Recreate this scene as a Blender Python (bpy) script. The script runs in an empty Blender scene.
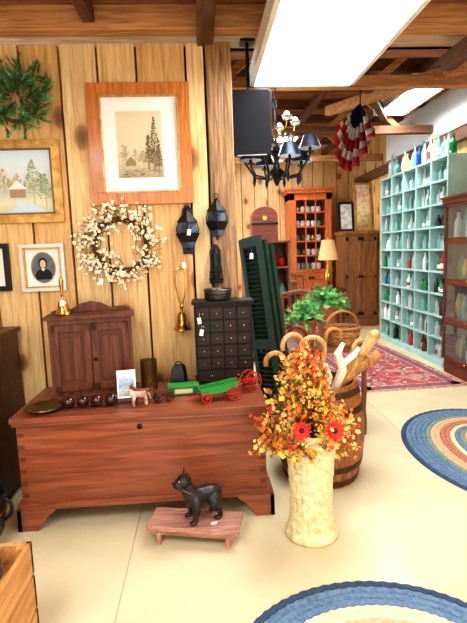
import bpy, math, random
from mathutils import Matrix, Vector, Euler
random.seed(7)
sc=bpy.context.scene
pi=math.pi
rad=math.radians
# ------------------------------------------------------------------ materials
def lin(c):
    return tuple(((v/255)/12.92 if v/255<=.04045 else ((v/255+.055)/1.055)**2.4) for v in c)+(1,)
MATS={}
def mat(name,col,rough=.5,metal=0,col2=None,scale=6,stretch=(1,1,1),bump=0,emit=0,trans=0,mid=None,coat=0,dist=.6,lo=.3,hi=.7,knots=0,spec=.4):
    if name in MATS: return MATS[name]
    m=bpy.data.materials.new(name); m.use_nodes=True
    nt=m.node_tree; N=nt.nodes; L=nt.links
    b=N['Principled BSDF']
    b.inputs['Roughness'].default_value=rough; b.inputs['Metallic'].default_value=metal
    b.inputs['Base Color'].default_value=lin(col)
    b.inputs['Specular IOR Level'].default_value=spec
    if trans: b.inputs['Transmission Weight'].default_value=trans
    if coat: b.inputs['Coat Weight'].default_value=coat; b.inputs['Coat Roughness'].default_value=.15
    if emit:
        b.inputs['Emission Color'].default_value=lin(col); b.inputs['Emission Strength'].default_value=emit
    if col2:
        tc=N.new('ShaderNodeTexCoord'); mp=N.new('ShaderNodeMapping'); mp.inputs['Scale'].default_value=stretch
        nz=N.new('ShaderNodeTexNoise'); nz.inputs['Scale'].default_value=scale; nz.inputs['Detail'].default_value=6; nz.inputs['Distortion'].default_value=dist
        rp=N.new('ShaderNodeValToRGB'); rp.color_ramp.elements[0].position=lo; rp.color_ramp.elements[1].position=hi
        rp.color_ramp.elements[0].color=lin(col2); rp.color_ramp.elements[1].color=lin(col)
        if mid:
            e=rp.color_ramp.elements.new((lo+hi)/2); e.color=lin(mid)
        L.new(tc.outputs['Object'],mp.inputs[0]); L.new(mp.outputs[0],nz.inputs['Vector']); L.new(nz.outputs['Fac'],rp.inputs[0])
        out=rp.outputs[0]
        if knots:
            sp=N.new('ShaderNodeSeparateXYZ'); L.new(tc.outputs['Object'],sp.inputs[0])
            ad=N.new('ShaderNodeMath'); ad.operation='ADD'; L.new(sp.outputs[0],ad.inputs[0]); L.new(sp.outputs[1],ad.inputs[1])
            zm=N.new('ShaderNodeMath'); zm.operation='MULTIPLY'; zm.inputs[1].default_value=.62; L.new(sp.outputs[2],zm.inputs[0])
            cb=N.new('ShaderNodeCombineXYZ'); L.new(ad.outputs[0],cb.inputs[0]); L.new(zm.outputs[0],cb.inputs[1])
            vo=N.new('ShaderNodeTexVoronoi'); vo.voronoi_dimensions='2D'; vo.inputs['Scale'].default_value=knots
            r2=N.new('ShaderNodeValToRGB'); e=r2.color_ramp.elements; e[0].position=.03; e[1].position=.20
            e[0].color=(.14,.06,.03,1); e[1].color=(1,1,1,1); q=e.new(.075); q.color=(.42,.24,.13,1); q=e.new(.10); q.color=(.85,.72,.58,1)
            mx=N.new('ShaderNodeMix'); mx.data_type='RGBA'; mx.blend_type='MULTIPLY'; mx.inputs[0].default_value=.85
            L.new(cb.outputs[0],vo.inputs['Vector']); L.new(vo.outputs['Distance'],r2.inputs[0])
            L.new(out,mx.inputs[6]); L.new(r2.outputs[0],mx.inputs[7]); out=mx.outputs[2]
            mp3=N.new('ShaderNodeMapping'); mp3.inputs['Scale'].default_value=(22,22,.6); n3=N.new('ShaderNodeTexNoise'); n3.inputs['Scale'].default_value=3; n3.inputs['Detail'].default_value=4
            r3=N.new('ShaderNodeValToRGB'); r3.color_ramp.elements[0].position=.34; r3.color_ramp.elements[1].position=.5; r3.color_ramp.elements[0].color=(.62,.48,.34,1); r3.color_ramp.elements[1].color=(1,1,1,1)
            m3=N.new('ShaderNodeMix'); m3.data_type='RGBA'; m3.blend_type='MULTIPLY'; m3.inputs[0].default_value=.5
            L.new(tc.outputs['Object'],mp3.inputs[0]); L.new(mp3.outputs[0],n3.inputs['Vector']); L.new(n3.outputs['Fac'],r3.inputs[0]); L.new(out,m3.inputs[6]); L.new(r3.outputs[0],m3.inputs[7]); out=m3.outputs[2]
        L.new(out,b.inputs['Base Color'])
        if bump:
            bp=N.new('ShaderNodeBump'); bp.inputs['Strength'].default_value=bump; bp.inputs['Distance'].default_value=.01
            L.new(nz.outputs['Fac'],bp.inputs['Height']); L.new(bp.outputs[0],b.inputs['Normal'])
    MATS[name]=m
    return m
def wood(name,c1,c2,axis='z',scale=5,rough=.45,**k):
    s={'z':(9,9,.7),'x':(.7,9,9),'y':(9,.7,9)}[axis]
    return mat(name,c1,rough,0,c2,scale,s,bump=k.pop('bump',.15),dist=k.pop('dist',1.2),**k)
# ------------------------------------------------------------------ mesh builder
def T(loc=(0,0,0),rot=(0,0,0),s=1):
    sc_=(s,s,s) if isinstance(s,(int,float)) else s
    return Matrix.Translation(loc)@Euler([rad(a) for a in rot]).to_matrix().to_4x4()@Matrix.Diagonal((*sc_,1))
class O:
    def __init__(s,name): s.n=name; s.v=[]; s.f=[]; s.mi=[]; s.m=[]; s.base=Matrix()
    def add(s,vs,fs,m,M=None):
        if m not in s.m: s.m.append(m)
        k=s.m.index(m); o=len(s.v); M=s.base@(M or Matrix())
        s.v+= [M@Vector(v) for v in vs]; s.f+=[[i+o for i in f] for f in fs]; s.mi+=[k]*len(fs)
        return s
    def box(s,c,d,m,rot=(0,0,0),tap=1):
        x,y,z=d[0]/2,d[1]/2,d[2]/2
        vs=[(-x,-y,-z),(x,-y,-z),(x,y,-z),(-x,y,-z),(-x*tap,-y*tap,z),(x*tap,-y*tap,z),(x*tap,y*tap,z),(-x*tap,y*tap,z)]
        return s.add(vs,[(0,3,2,1),(4,5,6,7),(0,1,5,4),(1,2,6,5),(2,3,7,6),(3,0,4,7)],m,T(c,rot))
    def bb(s,x0,x1,y0,y1,z0,z1,m):
        return s.box(((x0+x1)/2,(y0+y1)/2,(z0+z1)/2),(x1-x0,y1-y0,z1-z0),m)
    def lathe(s,prof,c,m,seg=24,rot=(0,0,0),sc=1,M=None):
        vs=[];fs=[];n=len(prof)
        for r,z in prof:
            r=max(r,1e-4)
            for i in range(seg):
                a=2*pi*i/seg; vs.append((r*math.cos(a),r*math.sin(a),z))
        for j in range(n-1):
            for i in range(seg):
                k=(i+1)%seg; fs.append((j*seg+i,j*seg+k,(j+1)*seg+k,(j+1)*seg+i))
        return s.add(vs,fs,m,M or T(c,rot,sc))
    def cyl(s,c,r,h,m,seg=20,rot=(0,0,0),r2=None):
        r2=r if r2 is None else r2
        return s.lathe([(0,0),(r,0),(r2,h),(0,h)],c,m,seg,rot)
    def sph(s,c,r,m,seg=12,rings=8,sc=(1,1,1),rot=(0,0,0)):
        p=[(r*math.sin(pi*i/rings),-r*math.cos(pi*i/rings)) for i in range(rings+1)]
        return s.lathe(p,c,m,seg,rot,sc)
    def tube(s,pts,r,m,seg=8,closed=False,M=None):
        P=[Vector(p) for p in pts]; n=len(P); R=r if isinstance(r,(list,tuple)) else [r]*n
        vs=[];fs=[];up=None
        for i in range(n):
            if closed: t=(P[(i+1)%n]-P[i-1])
            else: t=P[min(i+1,n-1)]-P[max(i-1,0)]
            t=t.normalized() if t.length>1e-9 else Vector((0,0,1))
            if up is None:
                up=Vector((0,0,1)) if abs(t.z)<.9 else Vector((1,0,0))
            a=(up-t*up.dot(t))
            a=a.normalized() if a.length>1e-6 else t.orthogonal().normalized()
            b=t.cross(a); up=a
            for k in range(seg):
                q=2*pi*k/seg; vs.append(P[i]+(a*math.cos(q)+b*math.sin(q))*R[i])
        for i in range(n if closed else n-1):
            j=(i+1)%n
            for k in range(seg):
                l=(k+1)%seg; fs.append((i*seg+k,i*seg+l,j*seg+l,j*seg+k))
        if not closed: fs.append(tuple(range(seg))[::-1]); fs.append(tuple((n-1)*seg+k for k in range(seg)))
        return s.add(vs,fs,m,M)
    def prism(s,poly,y0,y1,m,M=None):
        n=len(poly); vs=[(x,y0,z) for x,z in poly]+[(x,y1,z) for x,z in poly]
        fs=[tuple(range(n)),tuple(range(2*n-1,n-1,-1))]+[(i,(i+1)%n,n+(i+1)%n,n+i)[::-1] for i in range(n)]
        return s.add(vs,fs,m,M)
    def ring(s,c,R,r,m,seg=32,ts=8,rot=(0,0,0),sc=(1,1,1)):
        return s.tube([(R*math.cos(2*pi*i/seg),R*math.sin(2*pi*i/seg),0) for i in range(seg)],r,m,ts,True,T(c,rot,sc))
    def tri(s,a,b,c,m): return s.add([a,b,c],[(0,1,2)],m)
    def tag(s,x,y,z,a=0):
        s.box((x,y,z),(.022,.001,.036),white,(0,a,0)); return s.tube([(x,y,z+.016),(x+.003,y+.008,z+.045)],.0007,white,3)
    def done(s,bev=0,ang=35,origin=True,segs=2):
        me=bpy.data.meshes.new(s.n)
        if origin:
            xs=[v.x for v in s.v]; ys=[v.y for v in s.v]; zs=[v.z for v in s.v]
            o=Vector(((min(xs)+max(xs))/2,(min(ys)+max(ys))/2,min(zs)))
        else: o=Vector((0,0,0))
        me.from_pydata([v-o for v in s.v],[],s.f)
        for m in s.m: me.materials.append(m)
        me.polygons.foreach_set('material_index',s.mi)
        me.polygons.foreach_set('use_smooth',[True]*len(s.f))
        me.update()
        me.set_sharp_from_angle(angle=rad(ang))
        ob=bpy.data.objects.new(s.n,me); ob.location=o; sc.collection.objects.link(ob)
        if bev:
            b=ob.modifiers.new('bevel','BEVEL'); b.width=bev; b.segments=segs; b.limit_method='ANGLE'; b.angle_limit=rad(40); b.harden_normals=False
        return ob
def evalmesh(ob):
    dg=bpy.context.evaluated_depsgraph_get(); ev=ob.evaluated_get(dg); em=ev.to_mesh()
    V=[tuple(v.co) for v in em.vertices]; F=[tuple(p.vertices) for p in em.polygons]
    ev.to_mesh_clear(); bpy.data.objects.remove(ob); return V,F
def skin(vs,es,rs,sub=2):
    me=bpy.data.meshes.new('tmp'); me.from_pydata(vs,es,[]); ob=bpy.data.objects.new('tmp',me); sc.collection.objects.link(ob)
    ob.modifiers.new('s','SKIN')
    if not me.skin_vertices:
        bpy.context.view_layer.objects.active=ob; ob.select_set(True)
        bpy.ops.mesh.customdata_skin_add()
    for i,r in enumerate(rs):
        r=r if isinstance(r,tuple) else (r,r)
        me.skin_vertices[0].data[i].radius=r; me.skin_vertices[0].data[i].use_root=(i==0)
    u=ob.modifiers.new('u','SUBSURF'); u.levels=sub; u.render_levels=sub
    return evalmesh(ob)
def chain(V,R): return skin(V,[(i,i+1) for i in range(len(V)-1)],R)
def fuse(parts,vox=.003,smooth=4):
    VV=[];FF=[]
    for v,f in parts:
        o=len(VV); VV+=v; FF+=[tuple(i+o for i in q) for q in f]
    me=bpy.data.meshes.new('tmp'); me.from_pydata(VV,[],FF); ob=bpy.data.objects.new('tmp',me); sc.collection.objects.link(ob)
    r=ob.modifiers.new('r','REMESH'); r.mode='VOXEL'; r.voxel_size=vox
    s=ob.modifiers.new('s','SMOOTH'); s.iterations=smooth; s.factor=.5
    return evalmesh(ob)
def ellip(c,r,rot=(0,0,0),n=20,m=14):
    M=T(c,rot,r); vs=[];fs=[]
    for j in range(m+1):
        p=pi*j/m
        for i in range(n): q=2*pi*i/n; vs.append(tuple(M@Vector((max(math.sin(p),1e-4)*math.cos(q),max(math.sin(p),1e-4)*math.sin(q),-math.cos(p)))))
    for j in range(m):
        for i in range(n): k=(i+1)%n; fs.append((j*n+i,j*n+k,(j+1)*n+k,(j+1)*n+i))
    return vs,fs
def rnd(a,b): return random.uniform(a,b)
def arc(c,r,a0,a1,n,plane='xz'):
    out=[]
    for i in range(n+1):
        a=rad(a0+(a1-a0)*i/n); p,q=r*math.cos(a),r*math.sin(a)
        out.append({'xz':(c[0]+p,c[1],c[2]+q),'yz':(c[0],c[1]+p,c[2]+q),'xy':(c[0]+p,c[1]+q,c[2])}[plane])
    return out
# palette
pineA=wood('pine_a',(236,202,142),(208,162,102),knots=2.6,lo=.25,hi=.7,bump=.4)
pineB=wood('pine_b',(230,190,124),(194,142,84),knots=2.2,lo=.25,hi=.75,bump=.4)
pineC=wood('pine_c',(240,212,156),(214,172,116),knots=1.9,lo=.3,hi=.7,bump=.4)
weath=wood('weathered_board',(180,138,92),(104,74,48),knots=3.2,bump=.5)
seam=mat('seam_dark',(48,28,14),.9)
deck=wood('roof_deck',(172,118,84),(108,70,48),'x',3,.7)
deckL=wood('roof_deck_light',(216,190,160),(170,134,104),'x',3,.7)
beam=wood('beam_brown',(142,94,60),(78,48,30),'x',4,.6)
beamO=wood('beam_orange',(210,156,102),(150,100,60),'x',4,.6)
beamY=wood('beam_long',(120,80,52),(68,44,28),'y',4,.6)
oak=wood('frame_oak',(208,132,58),(164,90,32),'z',6,.35,coat=.3)
gold=mat('gilt',(214,170,96),.35,.4,(160,114,52),20)
brass=mat('brass',(222,182,96),.25,1,(160,118,56),9)
black=mat('black_iron',(16,16,18),.4,.3,(34,32,32),30)
tin=mat('dark_tin',(44,46,50),.35,.6,(24,24,28),18)
white=mat('white_paper',(240,238,232),.7)
chestM=wood('chest_cherry',(158,88,56),(104,52,30),'x',3.5,.36,coat=.15,lo=.25,hi=.75)
cupM=wood('cupboard_walnut',(116,66,42),(72,38,24),'z',4,.45,coat=.05,spec=.25)
spiceM=wood('spice_dark',(44,32,26),(22,17,15),'x',5,.5,spec=.2)
darkw=wood('dark_mahogany',(88,44,26),(48,23,14),'z',4,.4,coat=.1,spec=.3)
# ------------------------------------------------------------------ room
fl=O('floor'); fm=mat('floor_linoleum',(218,205,168),.42,0,(205,190,150),2.2,(1,1,1),mid=(212,198,160),bump=.02,coat=.12)
nt=fm.node_tree; N=nt.nodes; L=nt.links; b=N['Principled BSDF']; src=b.inputs['Base Color'].links[0].from_socket
tc=N.new('ShaderNodeTexCoord'); sp=N.new('ShaderNodeSeparateXYZ'); L.new(tc.outputs['Object'],sp.inputs[0])
def line(sock,off,per,w):
    a=N.new('ShaderNodeMath'); a.operation='ADD'; a.inputs[1].default_value=-off+per*20; L.new(sock,a.inputs[0])
    m=N.new('ShaderNodeMath'); m.operation='MODULO'; m.inputs[1].default_value=per; L.new(a.outputs[0],m.inputs[0])
    c=N.new('ShaderNodeMath'); c.operation='LESS_THAN'; c.inputs[1].default_value=w; L.new(m.outputs[0],c.inputs[0]); return c.outputs[0]
mx=N.new('ShaderNodeMix'); mx.data_type='RGBA'; mx.inputs[7].default_value=lin((180,164,128))
L.new(line(sp.outputs[0],-.4,1.83,.007),mx.inputs[0]); L.new(src,mx.inputs[6]); L.new(mx.outputs[2],b.inputs['Base Color'])
fl.bb(-4,3.2,-2.5,9.3,-.1,0,fm); fl.done(origin=False)
def boards(o,axis,a0,a1,w,c0,c1,z0,z1,mats,xs=None):
    edges=xs or []
    if not xs:
        a=a0
        while a<a1-.02:
            edges.append(a); a+=w*rnd(.8,1.2)
        edges.append(a1)
    for i in range(len(edges)-1):
        e0,e1=edges[i]+.006,edges[i+1]-.006
        m=mats[i%len(mats)] if len(mats)<4 else random.choice(mats)
        dj=rnd(0,.002) if xs else rnd(0,.008)
        if axis=='x': o.bb(e0,e1,c0+dj,c1,z0,z1,m)
        else: o.bb(c0+dj,c1,e0,e1,z0,z1,m)
w=O('wall_back')
boards(w,'x',0,0,0,3.0,3.06,0,2.64,[pineC,pineA,pineB],xs=[-3.2,-2.9,-2.6,-2.33,-2.04,-1.77,-1.5,-1.28,-1.03,-.80,-.58,-.35,-.055,.06])
w.bb(.066,.22,2.985,3.06,0,2.64,weath)
w.bb(-3.2,.215,3.05,3.10,0,2.64,seam); w.done(.004,origin=False)
w=O('wall_far'); boards(w,'x',-3,3.2,.24,9.1,9.16,0,3.3,[pineA,pineB,pineC,pineA]); w.bb(-3,3.2,9.15,9.2,0,3.3,seam); w.done(origin=False)
w=O('wall_right'); boards(w,'y',-2.5,9.1,.25,3.05,3.1,0,3.3,[pineA,pineB,pineC,pineA])
w.bb(3.1,3.14,-2.5,9.1,0,3.3,seam); w.done(origin=False)
w=O('wall_left'); boards(w,'y',-2.5,3.0,.25,-2.7,-2.65,0,2.64,[pineA,pineB,pineC,pineA]); w.done(origin=False)
c=O('ceiling')
y=-2.5
while y<3.5:
    c.bb(-3.2,3.1,y+.003,y+.19,2.80,2.83,random.choice([deck,deckL,deckL,deckL])); y+=.193
y=3.1
while y<9.3:
    c.bb(-3.2,3.1,y+.003,y+.22,3.32,3.36,random.choice([deck,deck,deckL])); y+=.223
c.bb(-3.2,3.1,3.49,3.53,2.8,3.34,deck)
c.done(origin=False)
t=O('trim_beams')
for yy,m in ((2.93,beamO),(2.42,beam),(1.8,beam),(.9,beam),(0,beam)):
    t.bb(-3.1,3.04,yy-.05,yy+.05,2.665,2.80,m)
t.bb(.02,.12,-1,3.45,2.62,2.72,beamY)
t.bb(1.75,1.85,-1,3.45,2.62,2.72,beamY)
t.bb(-.62,-.55,-1,2.9,2.70,2.78,beamY)
for yy in (3.9,4.5,5.1,5.7,6.4,7.1,7.8,8.5):
    t.bb(-3.1,3.04,yy-.03,yy+.03,3.20,3.32,beam)
for yy in (4.35,6.1,7.9):
    t.bb(-3.1,3.04,yy-.045,yy+.045,2.80,2.9,beamO if yy!=6.1 else beam)
    for x0,s in ((.2,1),(1.0,-1),(1.6,1),(2.6,-1)):
        t.box((x0+s*.25,yy,3.05),(.07,.06,.62),beamO,(0,s*50,0))
t.box((1.9,5.2,3.0),(.08,3.6,.1),beamY,(0,0,-28)); t.box((2.2,4.4,2.92),(.08,2.6,.1),beamO,(0,0,34))
for xx in (.6,1.45,2.35):
    t.bb(xx-.04,xx+.04,3.55,9.05,3.12,3.2,beamY)
t.bb(2.95,3.045,3.55,9.05,2.55,2.68,beamY)
t.done(.006,origin=False)
w=O('trim_gable_panel'); w.bb(3.0,3.04,3.6,7.6,2.72,3.2,mat('pale_panel',(216,222,224),.6)); w.done(origin=False)
# ------------------------------------------------------------------ light fixtures
def fixture(x0,x1,y0,y1,z,e,top):
    o=O('ceiling_light_or_fill'); fw=mat('fixture_white',(236,234,228),.5); em=mat('fixture_diffuser_%g'%e,(244,249,255),.5,emit=e)  # builds the overhead light and also the added fill lamps
    o.bb(x0,x1,y0,y1,z+.03,z+.12,fw)
    o.bb(x0+.03,x1-.03,y0+.03,y1-.03,z+.005,z+.03,em)
    for a,b_,c_,d in ((x0,x0+.03,y0,y1),(x1-.03,x1,y0,y1),(x0,x1,y0,y0+.03),(x0,x1,y1-.03,y1)): o.bb(a,b_,c_,d,z,z+.035,fw)
    for xx in (x0+.15,x1-.15):
        for yy in (y0+.2,y1-.2): o.cyl((xx,yy,z+.12),.006,top-z-.12,tin,6)
    o.done(origin=True)
fixture(.37,1.09,1.95,3.38,2.5,11,2.8)
fixture(-1.3,-.6,-.6,.7,2.5,14,2.8)  # added fill lamp, unseen behind the camera, evens the light on the wall
fixture(1.3,2.0,-.6,.7,2.5,14,2.8)  # second added fill lamp behind the camera, out of view
fixture(2.2,2.6,4.9,6.0,3.0,16,3.32)
fixture(.0,.6,5.0,6.6,2.95,18,3.32)  # added lamp, put in to brighten the back room
fixture(1.0,1.5,7.0,8.2,3.02,17,3.32)  # added lamp, lifts the brightness of the far wall
# ------------------------------------------------------------------ blanket chest
o=O('blanket_chest')
X0,X1,Y0,Y1=-.98,.29,2.35,2.9
o.bb(X0,X1,Y0,Y1,.13,.575,chestM)
o.bb(X0-.022,X1+.012,Y0-.025,Y1,.575,.602,chestM)
o.bb(X0-.014,X1+.008,Y0-.015,Y1,.555,.575,chestM)
o.bb(X0-.02,X1+.025,Y0-.02,Y1,.11,.145,chestM)
def foot(x,s):
    p=[(0,0),(.10*1,0),(.115,.03),(.14,.05),(.155,.078),(.185,.098),(.2,.115),(0,.115)]
    return [(x+s*a,b_) for a,b_ in p]
o.prism(foot(X0-.025,1)[::-1],Y0-.028,Y0-.002,chestM); o.prism(foot(X1+.035,-1),Y0-.028,Y0-.002,chestM)
for x in (X0-.025,X1+.013):
    M=Matrix.Translation((x,0,0))@Matrix.Rotation(rad(90),4,'Z')
    o.prism(foot(Y0-.028,1),-.022,0,chestM,M); o.prism(foot(Y1,-1),-.022,0,chestM,M)
dv=mat('dovetail_dark',(104,50,30),.5)
for z in (.17,.235,.30,.365,.43,.495):
    o.bb(X1-.035,X1-.002,Y0-.0015,Y0+.01,z,z+.024,dv); o.bb(X0+.002,X0+.035,Y0-.0015,Y0+.01,z,z+.024,dv)
o.lathe([(0,0),(.014,0),(.016,.003),(.006,.006),(0,.006)],(-.36,Y0,.52),black,14,(90,0,0))
o.done(.004)
# ------------------------------------------------------------------ pictures on the wall
WS=T((0,.021,0))
def frame(o,x0,x1,z0,z1,w,m,y=2.978,d=.03,inner=None):
    for a,b_,c_,e in ((x0,x1,z0,z0+w),(x0,x1,z1-w,z1)): o.bb(a,b_,y-d,y,c_,e,m)
    for a,b_ in ((x0,x0+w),(x1-w,x1)): o.bb(a,b_,y-d,y,z0+w,z1-w,m)
    if inner:
        k=w*.99; g=.009
        for a,b_,c_,e in ((x0+k,x1-k,z0+k,z0+k+g),(x0+k,x1-k,z1-k-g,z1-k),(x0+k,x0+k+g,z0+k,z1-k),(x1-k-g,x1-k,z0+k,z1-k)): o.bb(a,b_,y-d-.004,y,c_,e,inner)
def ramp_z(name,stops,nscale=6,amt=.25,h=1.,rough=.6):
    m=bpy.data.materials.new(name); m.use_nodes=True; nt=m.node_tree; N=nt.nodes; L=nt.links; b=N['Principled BSDF']; b.inputs['Roughness'].default_value=rough
    tc=N.new('ShaderNodeTexCoord'); sp=N.new('ShaderNodeSeparateXYZ'); L.new(tc.outputs['Object'],sp.inputs[0])
    nz=N.new('ShaderNodeTexNoise'); nz.inputs['Scale'].default_value=nscale; nz.inputs['Detail'].default_value=8; L.new(tc.outputs['Object'],nz.inputs['Vector'])
    a=N.new('ShaderNodeMath'); a.operation='DIVIDE'; a.inputs[1].default_value=h; L.new(sp.outputs[2],a.inputs[0])
    c=N.new('ShaderNodeMath'); c.operation='MULTIPLY_ADD'; c.inputs[1].default_value=amt*2; L.new(nz.outputs['Fac'],c.inputs[0]); L.new(a.outputs[0],c.inputs[2])
    s2=N.new('ShaderNodeMath'); s2.operation='SUBTRACT'; s2.inputs[1].default_value=amt; L.new(c.outputs[0],s2.inputs[0])
    rp=N.new('ShaderNodeValToRGB'); e=rp.color_ramp.elements
    e[0].position=stops[0][0]; e[0].color=lin(stops[0][1]); e[1].position=stops[-1][0]; e[1].color=lin(stops[-1][1])
    for p,cc in stops[1:-1]: q=e.new(p); q.color=lin(cc)
    L.new(s2.outputs[0],rp.inputs[0]); L.new(rp.outputs[0],b.inputs['Base Color']); return m
def brushtree(o,x,z,h,y,m,w=.5,n=60):
    o.add([(x-.002,y,z),(x+.002,y,z),(x+.0008,y,z+h),(x-.0008,y,z+h)],[(0,1,2,3)],m)
    for i in range(n):
        t_=rnd(.25,1); ww=h*w*(1.08-t_)*.6; a=x+rnd(-ww,ww); c_=z+h*t_; s=rnd(.003,.007)
        yy=y-rnd(.0,.0006)
        o.add([(a-s,yy,c_-s*.4),(a+s,yy,c_-s*.6),(a+s*.7,yy,c_+s*.4),(a-s*.5,yy,c_+s*.5)],[(0,1,2,3)],m)
o=O('framed_engraving'); o.base=WS; frame(o,-.65,-.04,1.70,2.41,.072,oak,inner=gold)
o.bb(-.6,-.09,2.965,2.975,1.75,2.36,mat('mat_cream',(238,236,228),.8))
sep=ramp_z('sepia_print',[(0,(120,104,80)),(.22,(168,150,118)),(.4,(210,196,160)),(.7,(222,206,170)),(1,(212,194,154))],14,.16,.71)
o.bb(-.487,-.213,2.9635,2.966,1.86,2.25,sep)
sd=mat('sepia_dark',(92,76,56),.8,0,(130,108,82),40); sd2=mat('sepia_mid',(150,128,96),.8); sd3=mat('sepia_light',(178,158,122),.8)
for i in range(16): brushtree(o,rnd(-.46,-.24),rnd(1.93,1.97),rnd(.05,.1),2.9629,sd3,.7,30)
for i in range(7): brushtree(o,rnd(-.31,-.24),rnd(1.88,1.93),rnd(.12,.24),2.9625,sd2,.3,60)
brushtree(o,-.262,1.89,.33,2.962,sd,.22,130); brushtree(o,-.30,1.89,.22,2.9618,sd,.25,70); brushtree(o,-.24,1.88,.2,2.9618,sd,.22,80)
o.prism([(-.44,1.93),(-.38,1.93),(-.38,1.955),(-.41,1.985),(-.44,1.955)],2.961,2.9625,sd2)
for i in range(60): a=rnd(-.47,-.23); z_=rnd(1.865,1.91); o.add([(a-.012,2.9622,z_),(a+.012,2.9622,z_),(a+.008,2.9622,z_+.004)],[(0,1,2)],random.choice((sd,sd2)))
o.done(.003)
o=O('landscape_painting'); o.base=WS; frame(o,-1.48,-.83,1.61,2.095,.05,gold,inner=mat('gilt_dark',(120,82,40),.5))
ls=ramp_z('landscape_canvas',[(0,(176,180,140)),(.25,(222,216,184)),(.38,(190,196,176)),(.5,(212,218,214)),(.75,(214,228,234)),(1,(192,214,230))],7,.10,.485)
o.bb(-1.44,-.87,2.962,2.97,1.65,2.06,ls)
g1=mat('paint_green',(126,146,110),.7,0,(170,176,130),30); g2=mat('paint_brown',(166,140,116),.7); g3=mat('paint_water',(200,218,224),.6); g4=mat('paint_snow',(238,236,228),.7); g5=mat('paint_autumn',(200,166,112),.7)
for i in range(16): brushtree(o,rnd(-1.42,-.93),rnd(1.78,1.83),rnd(.05,.12),2.9612,random.choice((g1,g5,g1)),.9,40)
brushtree(o,-1.0,1.72,.26,2.9605,g1,.6,160); brushtree(o,-.93,1.7,.2,2.9604,g1,.5,120)
o.prism([(-1.14,1.76),(-1.05,1.76),(-1.05,1.81),(-1.095,1.85),(-1.14,1.81)],2.9585,2.9595,g2); o.prism([(-1.15,1.81),(-1.04,1.81),(-1.095,1.86)],2.957,2.9585,g4)
o.prism([(-1.2,1.67),(-.93,1.67),(-.98,1.71),(-1.08,1.75),(-1.12,1.74),(-1.1,1.7)],2.9595,2.9602,g3)
o.done(.003)
o=O('portrait_photograph'); o.base=WS; sf=mat('silver_frame',(206,202,190),.35,.4); frame(o,-1.117,-.85,1.19,1.48,.022,sf,inner=gold)
o.bb(-1.1,-.865,2.966,2.975,1.21,1.46,MATS['mat_cream'])
def ell(o,cx,cz,rx,rz,y,m,n=28,th=.002): o.prism([(cx+rx*math.cos(2*pi*i/n),cz+rz*math.sin(2*pi*i/n)) for i in range(n)],y-th,y,m)
cx=-.984; ell(o,cx,1.335,.076,.098,2.966,mat('oval_gilt',(180,150,96),.4,.4)); ell(o,cx,1.335,.070,.092,2.964,mat('portrait_bg',(120,124,122),.8,0,(84,88,90),8))
o.prism([(cx-.045,1.262),(cx+.045,1.262),(cx+.052,1.29),(cx+.035,1.318),(cx+.012,1.33),(cx-.012,1.33),(cx-.035,1.318),(cx-.052,1.29)],2.961,2.963,mat('portrait_dress',(24,24,30),.8))
ph=mat('portrait_hair',(46,32,24),.8)
ell(o,cx,1.362,.026,.034,2.961,ph); ell(o,cx,1.357,.017,.025,2.9595,mat('portrait_skin',(226,186,156),.7))
ell(o,cx-.007,1.36,.0025,.0018,2.958,ph,8); ell(o,cx+.007,1.36,.0025,.0018,2.958,ph,8); ell(o,cx,1.344,.005,.0018,2.958,mat('portrait_lip',(170,80,70),.8),8)
o.prism([(cx-.014,1.33),(cx+.014,1.33),(cx,1.312)],2.9585,2.9605,white)
o.done(.002)
o=O('framed_silhouette'); o.base=WS; frame(o,-1.44,-1.185,1.20,1.49,.03,black); o.bb(-1.42,-1.2,2.966,2.975,1.22,1.47,MATS['mat_cream']); ell(o,-1.3,1.34,.05,.07,2.966,black); o.done(.002)
# ------------------------------------------------------------------ wreaths
o=O('berry_wreath'); tw=mat('twig_brown',(96,66,40),.8); be=mat('berry_cream',(246,234,204),.5); be2=mat('berry_tan',(214,188,136),.5); C0=Vector((-.50,2.965,1.455))
for k in range(6):
    o.tube([C0+Vector(((.16+.014*math.sin(5*a+k))*math.cos(a),.01*math.cos(3*a+k),(.16+.014*math.sin(4*a+k*2))*math.sin(a))) for a in [2*pi*i/40 for i in range(40)]],.005,tw,5,True)
o.tube([(-.5,2.965,1.61),(-.5,2.999,1.615)],.003,black,5)
for i in range(150):
    a=rnd(0,2*pi); r=rnd(.12,.20); sw=rnd(.3,1.1); ln=rnd(.06,.125)
    sgn=-.45 if rnd(0,1)<.2 else 1
    p=C0+Vector((r*math.cos(a),rnd(-.03,.01),r*math.sin(a))); d=Vector((math.cos(a+sw)*sgn,rnd(-.4,.05),math.sin(a+sw)*sgn)).normalized()
    o.tube([p,p+d*ln*.5+Vector((0,-.004,.006)),p+d*ln],[.0025,.002,.0012],tw,4)
    for j in range(4):
        q=p+d*ln*rnd(.3,1.05)+Vector((rnd(-.014,.014),rnd(-.014,.006),rnd(-.014,.014)))
        q.y=min(q.y,2.986)
        o.sph(q,rnd(.0065,.0115),be if rnd(0,1)<.75 else be2,7,5)
o.tag(-.62,2.9,1.24,8); o.done()
o=O('pine_wreath'); gn=[mat('needle_%d'%i,c_,.6) for i,c_ in enumerate([(60,124,64),(96,160,92),(44,98,56),(140,182,116)])]; C0=Vector((-1.04,2.94,2.31))
o.ring(C0,.12,.012,tw,30,6,(90,0,0))
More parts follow.
